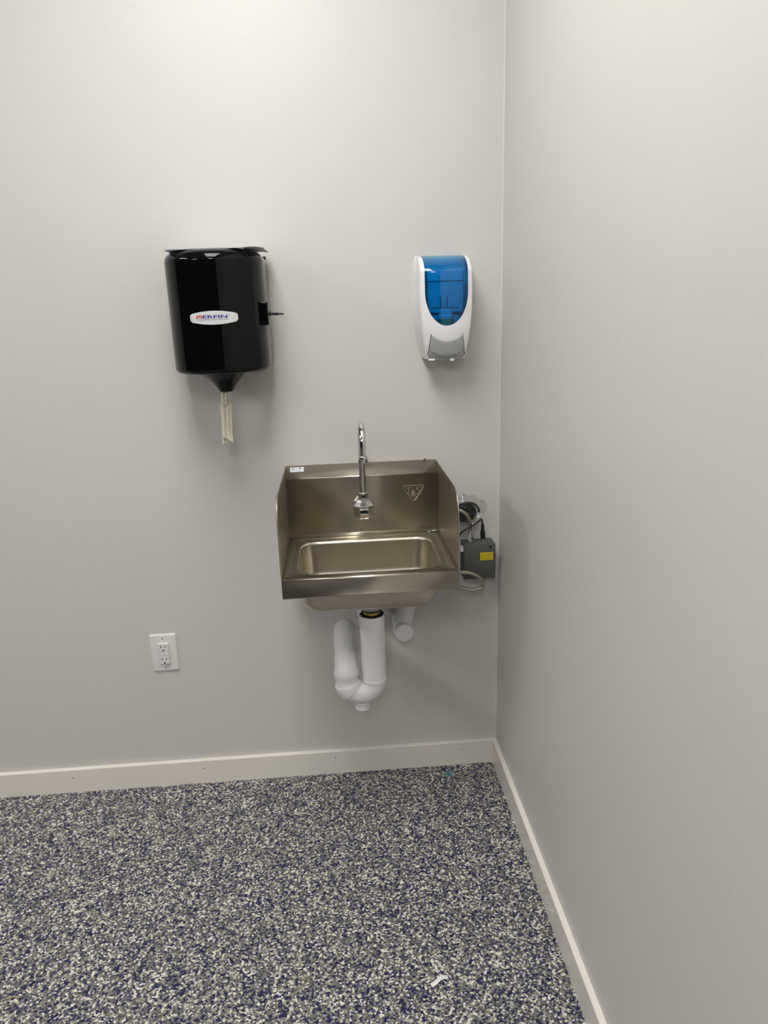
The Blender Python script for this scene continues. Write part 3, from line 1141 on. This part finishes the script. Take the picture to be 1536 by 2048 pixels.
obj('cleanout_plug', lathe([(0.0195, 0), (0.0212, 0.0015), (0.0212, 0.012), (0.026, 0.024)], (ux + 0.002, DRY, 0.3565), 'z', seg=32), 'trap_white', tp)

# covered stop valve beside the trap
vc = empty('valve_cover', (-0.2985, -0.05, 0.50), 'white capped valve cover with flat round end under the sink bowl', 'valve cover')
obj('end_cap', lathe([(0.0270, 0.0), (0.0270, 0.060), (0.0264, 0.064), (0.0255, 0.0645)], (-0.2985, -0.030, 0.519), 'y', seg=40), 'trap_white', vc)
obj('riser_cover', tube([(-0.302, -0.047, 0.500), (-0.297, -0.047, 0.54), (-0.288, -0.046, 0.58), (-0.282, -0.046, 0.615), (-0.280, -0.046, 0.66)], 0.0275, seg=32), 'trap_white', vc)
obj('wall_flange', lathe([(0.030, 0.0), (0.030, 0.003), (0.020, 0.008), (0.020, 0.03)], (-0.2985, 0.0, 0.519), 'y', seg=36), 'trap_white', vc)
vc2 = empty('valve_cover', (-0.400, -0.04, 0.52), 'white valve cover peeking out behind the drop pipe of the trap', 'valve cover')
obj('end_cap', lathe([(0.0260, 0.0), (0.0260, 0.050), (0.0254, 0.054), (0.0245, 0.0545)], (-0.4045, -0.02, 0.553), 'y', seg=36), 'trap_white', vc2)
obj('wall_flange', lathe([(0.029, 0.0), (0.029, 0.003), (0.020, 0.008), (0.020, 0.02)], (-0.4045, 0.0, 0.553), 'y', seg=36), 'trap_white', vc2)

# ------------------------------------------------------------------ faucet control box in the corner
QX0, QX1, QZ0, QZ1, QD = -0.1155, -0.0220, 0.6625, 0.7690, 0.060
cb = empty('control_box', ((QX0 + QX1) / 2, 0, QZ0), 'dark grey faucet control box with yellow warning label in the corner', 'control box')
cover = obj('case', B(QX0, QX1, -QD, 0.0, QZ0, QZ1, bev=0.0022), 'box_grey', cb)
yl = obj('warning_label', B(-0.0680, -0.0302, -QD - 0.0004, -QD + 0.0001, 0.7205, 0.7445), 'label_yellow', cover, label='yellow label with rows of small print')
bm = bmesh.new()
random.seed(3)
for k in range(7):
    z = 0.7415 - 0.0029 * k
    x = -0.0660
    while x < -0.0340:
        wd = random.uniform(0.002, 0.006)
        x2 = min(x + wd, -0.0320)
        box(bm, x, x2, -QD - 0.0006, -QD - 0.0003, z - 0.0009, z)
        x = x2 + 0.0008
obj('label_print', bm, 'label_ink', yl)
obj('round_button', lathe([(0.0040, 0), (0.0040, 0.001), (0.0034, 0.0015)], (-0.0375, -QD, 0.7610), 'y', seg=20), 'button_blue', cover, label='dark blue round button')
obj('indicator', lathe([(0.0011, 0), (0.0009, 0.0005)], (-0.0583, -QD, 0.7595), 'y', seg=10), 'slot_dark', cover)
for x, z in ((-0.0712, 0.7370), (-0.0708, 0.6965), (-0.0252, 0.7360), (-0.0240, 0.7000)):
    obj('cover_slot', B(x - 0.0007, x + 0.0007, -QD - 0.0003, -QD + 0.001, z - 0.005, z + 0.005), 'slot_dark', cover)
obj('pull_tab', B(-0.0588, -0.0335, -QD - 0.0014, -QD + 0.001, 0.6895, 0.6918, bev=0.0004), 'box_grey', cover)
bm = bmesh.new()
lathe([(0.0095, 0), (0.0095, 0.004), (0.0060, 0.005), (0.0060, 0.008), (0.0085, 0.009), (0.0085, 0.019), (0.0060, 0.021), (0.0060, 0.026)], (-0.0925, -0.032, QZ1), 'z', seg=6, bm=bm)
lathe([(0.0052, 0.020), (0.0062, 0.024), (0.0062, 0.040), (0.0055, 0.042)], (-0.0925, -0.032, QZ1), 'z', seg=20, bm=bm)
obj('hose_fitting', bm, 'chrome', cb)
bm = lathe([(0.0080, 0), (0.0080, 0.003), (0.0062, 0.004), (0.0062, 0.010)], (-0.0538, -0.030, QZ1), 'z', seg=20)
obj('socket', bm, 'chrome', cb)
bm = bmesh.new()
box(bm, QX0 - 0.010, QX0 + 0.001, -0.05, -0.032, 0.7455, 0.7620, bev=0.003)
obj('side_clip', bm, 'white_plastic', cb, label='white plastic clip on the box side')

hz = 0.0048
bm = tube(catmull([(-0.0925, -0.032, QZ1 + 0.036), (-0.0935, -0.042, 0.818), (-0.0975, -0.060, 0.838), (-0.1075, -0.070, 0.860), (-0.1230, -0.072, 0.876), (-0.1420, -0.069, 0.880), (-0.165, -0.058, 0.872), (-0.182, -0.050, 0.84)], 8), hz, seg=16)
tag(obj('braided_hose', bm, 'braid', origin=(-0.0925, -0.032, QZ1 + 0.036)), 'braided steel hose rising from the control box top fitting', 'hose')
bm = tube(catmull([(-0.21, -0.050, 0.705), (-0.17, -0.075, 0.6985), (-0.134, -0.078, 0.6945), (-0.1080, -0.080, 0.6925), (-0.0870, -0.081, 0.6845), (-0.0690, -0.081, 0.6710), (-0.0625, -0.081, 0.6570),
                   (-0.0665, -0.080, 0.6445), (-0.0810, -0.079, 0.6375), (-0.1010, -0.078, 0.6370), (-0.1200, -0.077, 0.6425), (-0.140, -0.075, 0.6490), (-0.18, -0.065, 0.659), (-0.22, -0.05, 0.668)], 8), 0.0053, seg=16)
tag(obj('braided_hose', bm, 'braid', origin=(-0.0625, -0.081, 0.657)), 'braided steel hose looping below and in front of the control box', 'hose')

# sensor cable with its plug, and the spare coil in a clear bag
sc = empty('sensor_cable', (-0.0538, -0.030, QZ1 + 0.008), 'black sensor cable with moulded plug pushed into the control box', 'cable')
obj('plug', lathe([(0.0063, 0.0), (0.0073, 0.001), (0.0073, 0.018), (0.0064, 0.023), (0.0050, 0.026), (0.0044, 0.042), (0.0030, 0.045)], (-0.0538, -0.030, QZ1 + 0.0085), (-0.04, 0.0, 1), seg=24), 'black_plastic', sc)
obj('cord', tube(catmull([(-0.0556, -0.030, 0.8200), (-0.0572, -0.031, 0.832), (-0.0610, -0.036, 0.8395), (-0.0670, -0.044, 0.838), (-0.0800, -0.052, 0.8310), (-0.0950, -0.056, 0.8240), (-0.1100, -0.057, 0.8170), (-0.1240, -0.056, 0.8060), (-0.1330, -0.054, 0.790), (-0.145, -0.05, 0.76)], 8), 0.0026, seg=12), 'black_plastic', sc)
random.seed(5)
pts = []
n = 420
for i in range(n):
    a = 2 * PI * 13.0 * i / n
    rr = 0.0185 + 0.0200 * noise.noise(Vector((i * 0.037, 1.7, 0)))
    y = -0.028 + 0.020 * noise.noise(Vector((i * 0.05, 4.4, 2)))
    pts.append(Vector((-0.1030 + rr * 1.30 * math.cos(a), y - 0.004 * math.sin(a), 0.8600 + rr * math.sin(a) * 1.20)))
bm = tube(pts, 0.0034, seg=8)
tag(obj('cable_coil', bm, 'black_plastic', origin=(-0.103, -0.028, 0.86)), 'coil of spare black cable bundled in a clear bag beside the sink', 'cable')
bm = bmesh.new()
bmesh.ops.create_icosphere(bm, subdivisions=4, radius=1.0)
for v in bm.verts:
    d = v.co.normalized()
    k = 1 + 0.22 * noise.noise(d * 2.3 + Vector((1, 2, 3))) + 0.06 * noise.noise(d * 6)
    v.co = Vector((-0.1030 + 0.043 * d.x * k, min(-0.002, -0.029 + 0.024 * d.y * k), 0.8690 + 0.046 * d.z * k))
    # the twisted tail of the bag flares out towards the side wall
    if d.x > 0.75:
        s = (d.x - 0.75) / 0.25
        v.co.x += 0.018 * s
        v.co.z += 0.004 * s + 0.010 * s * noise.noise(d * 14)
tag(obj('plastic_bag', bm, 'clear_film', origin=(-0.101, -0.03, 0.86), sharp=25), 'crumpled clear plastic bag around the black cable coil', 'bag')

# ------------------------------------------------------------------ wall outlet
OX, OZ = -1.0194, 0.4593
ot = empty('wall_outlet', (OX, 0, OZ - 0.061), 'white double wall outlet with test buttons above the baseboard', 'outlet')
PW, PH = 0.0392, 0.0612
bm = bmesh.new()
rings(bm, [[(OX + u, y, OZ + v) for u, v in rrect(-PW + i, PW - i, -PH + i, PH - i, 0.003, 3)] for i, y in ((0, 0), (0, -0.0018), (0.0012, -0.0038), (0.0045, -0.0060), (0.006, -0.0062))], True, True, True)
plate = obj('cover_plate', bm, 'outlet_white', ot, sharp=25)
bm = bmesh.new()
IW, IH = 0.0160, 0.0335
rings(bm, [[(OX + u, y, OZ + v) for u, v in rrect(-IW + i, IW - i, -IH + i, IH - i, 0.0025, 3)] for i, y in ((0, -0.0055), (0, -0.0112), (0.001, -0.0122))], True, True, True)
rc = obj('receptacle', bm, 'outlet_white', ot, sharp=25)
yo = -0.0122
for cz in (0.0205, -0.0205):
    z0 = OZ + cz + 0.0035
    obj('socket_slot', B(OX - 0.0074, OX - 0.0053, yo - 0.0002, yo + 0.001, z0 - 0.0042, z0 + 0.0042), 'slot_dark', rc)
    obj('socket_slot', B(OX + 0.0053, OX + 0.0073, yo - 0.0002, yo + 0.001, z0 - 0.0034, z0 + 0.0034), 'slot_dark', rc)
    pts = [(0.0027 * math.cos(a), 0.0027 * math.sin(a)) for a in [PI * k / 8 for k in range(9)]] + [(-0.0027, -0.0020), (0.0027, -0.0020)]
    bm = bmesh.new()
    rings(bm, [[(OX + u, y, OZ + cz - 0.0090 + v) for u, v in pts] for y in (yo + 0.001, yo - 0.0002)], True, True, True)
    obj('ground_slot', bm, 'slot_dark', rc)
for sx in (-1, 1):
    obj('test_button', B(OX + sx * 0.0068 - 0.0056, OX + sx * 0.0068 + 0.0056, yo - 0.0010, yo + 0.001, OZ - 0.0042, OZ + 0.0036, bev=0.0004), 'outlet_white', rc)
bm = bmesh.new()
for sx in (-1, 1):
    for k in range(4):
        x = OX + sx * 0.0068 - 0.0045 + 0.0024 * k
        box(bm, x, x + 0.0015, yo - 0.0002, yo + 0.0005, OZ + 0.0052, OZ + 0.0068)
obj('button_print', bm, 'screw_grey', rc)
for s in (-1, 1):
    obj('plate_screw', lathe([(0.0028, 0), (0.0026, 0.0006), (0.0018, 0.0009)], (OX, -0.0062, OZ + s * 0.0480), 'y', seg=14), 'screw_grey', plate)

# ------------------------------------------------------------------ litter on the floor
bm = bmesh.new()
rows = []
for i in range(15):
    t = i / 14
    x = -0.3215 + 0.040 * t
    y = -0.7830 + 0.0165 * (t + 0.10 * math.sin(2 * PI * t))
    z = 0.0010 + 0.0055 * math.sin(PI * t) ** 2 + 0.004 * t * (1 - t)
    nx, ny = -0.25, 1.0
    if t < 0.5:
        sk_ = -0.004 * (0.5 - t)
    wv = 0.0052
    rows.append([(x - nx * wv * k, y - ny * wv * k - 0.0035 * math.sin(2 * PI * t), z) for k in (-1, -0.3, 0.3, 1)])
rings(bm, rows, close=False)
tag(obj('paper_strip', bm, 'paper_white', origin=(-0.302, -0.774, 0), solidify=0.0003, offset=0), 'small curled white paper strip lying on the speckled floor', 'paper scrap')
bm = tube(catmull([(-1.268, -0.725, 0.0016), (-1.252, -0.722, 0.0030), (-1.240, -0.719, 0.0022), (-1.230, -0.722, 0.0014)], 6), 0.0013, seg=8)
tag(obj('wood_splinter', bm, 'tan_fibre', origin=(-1.25, -0.722, 0)), 'tiny tan splinter lying on the speckled floor', 'splinter')
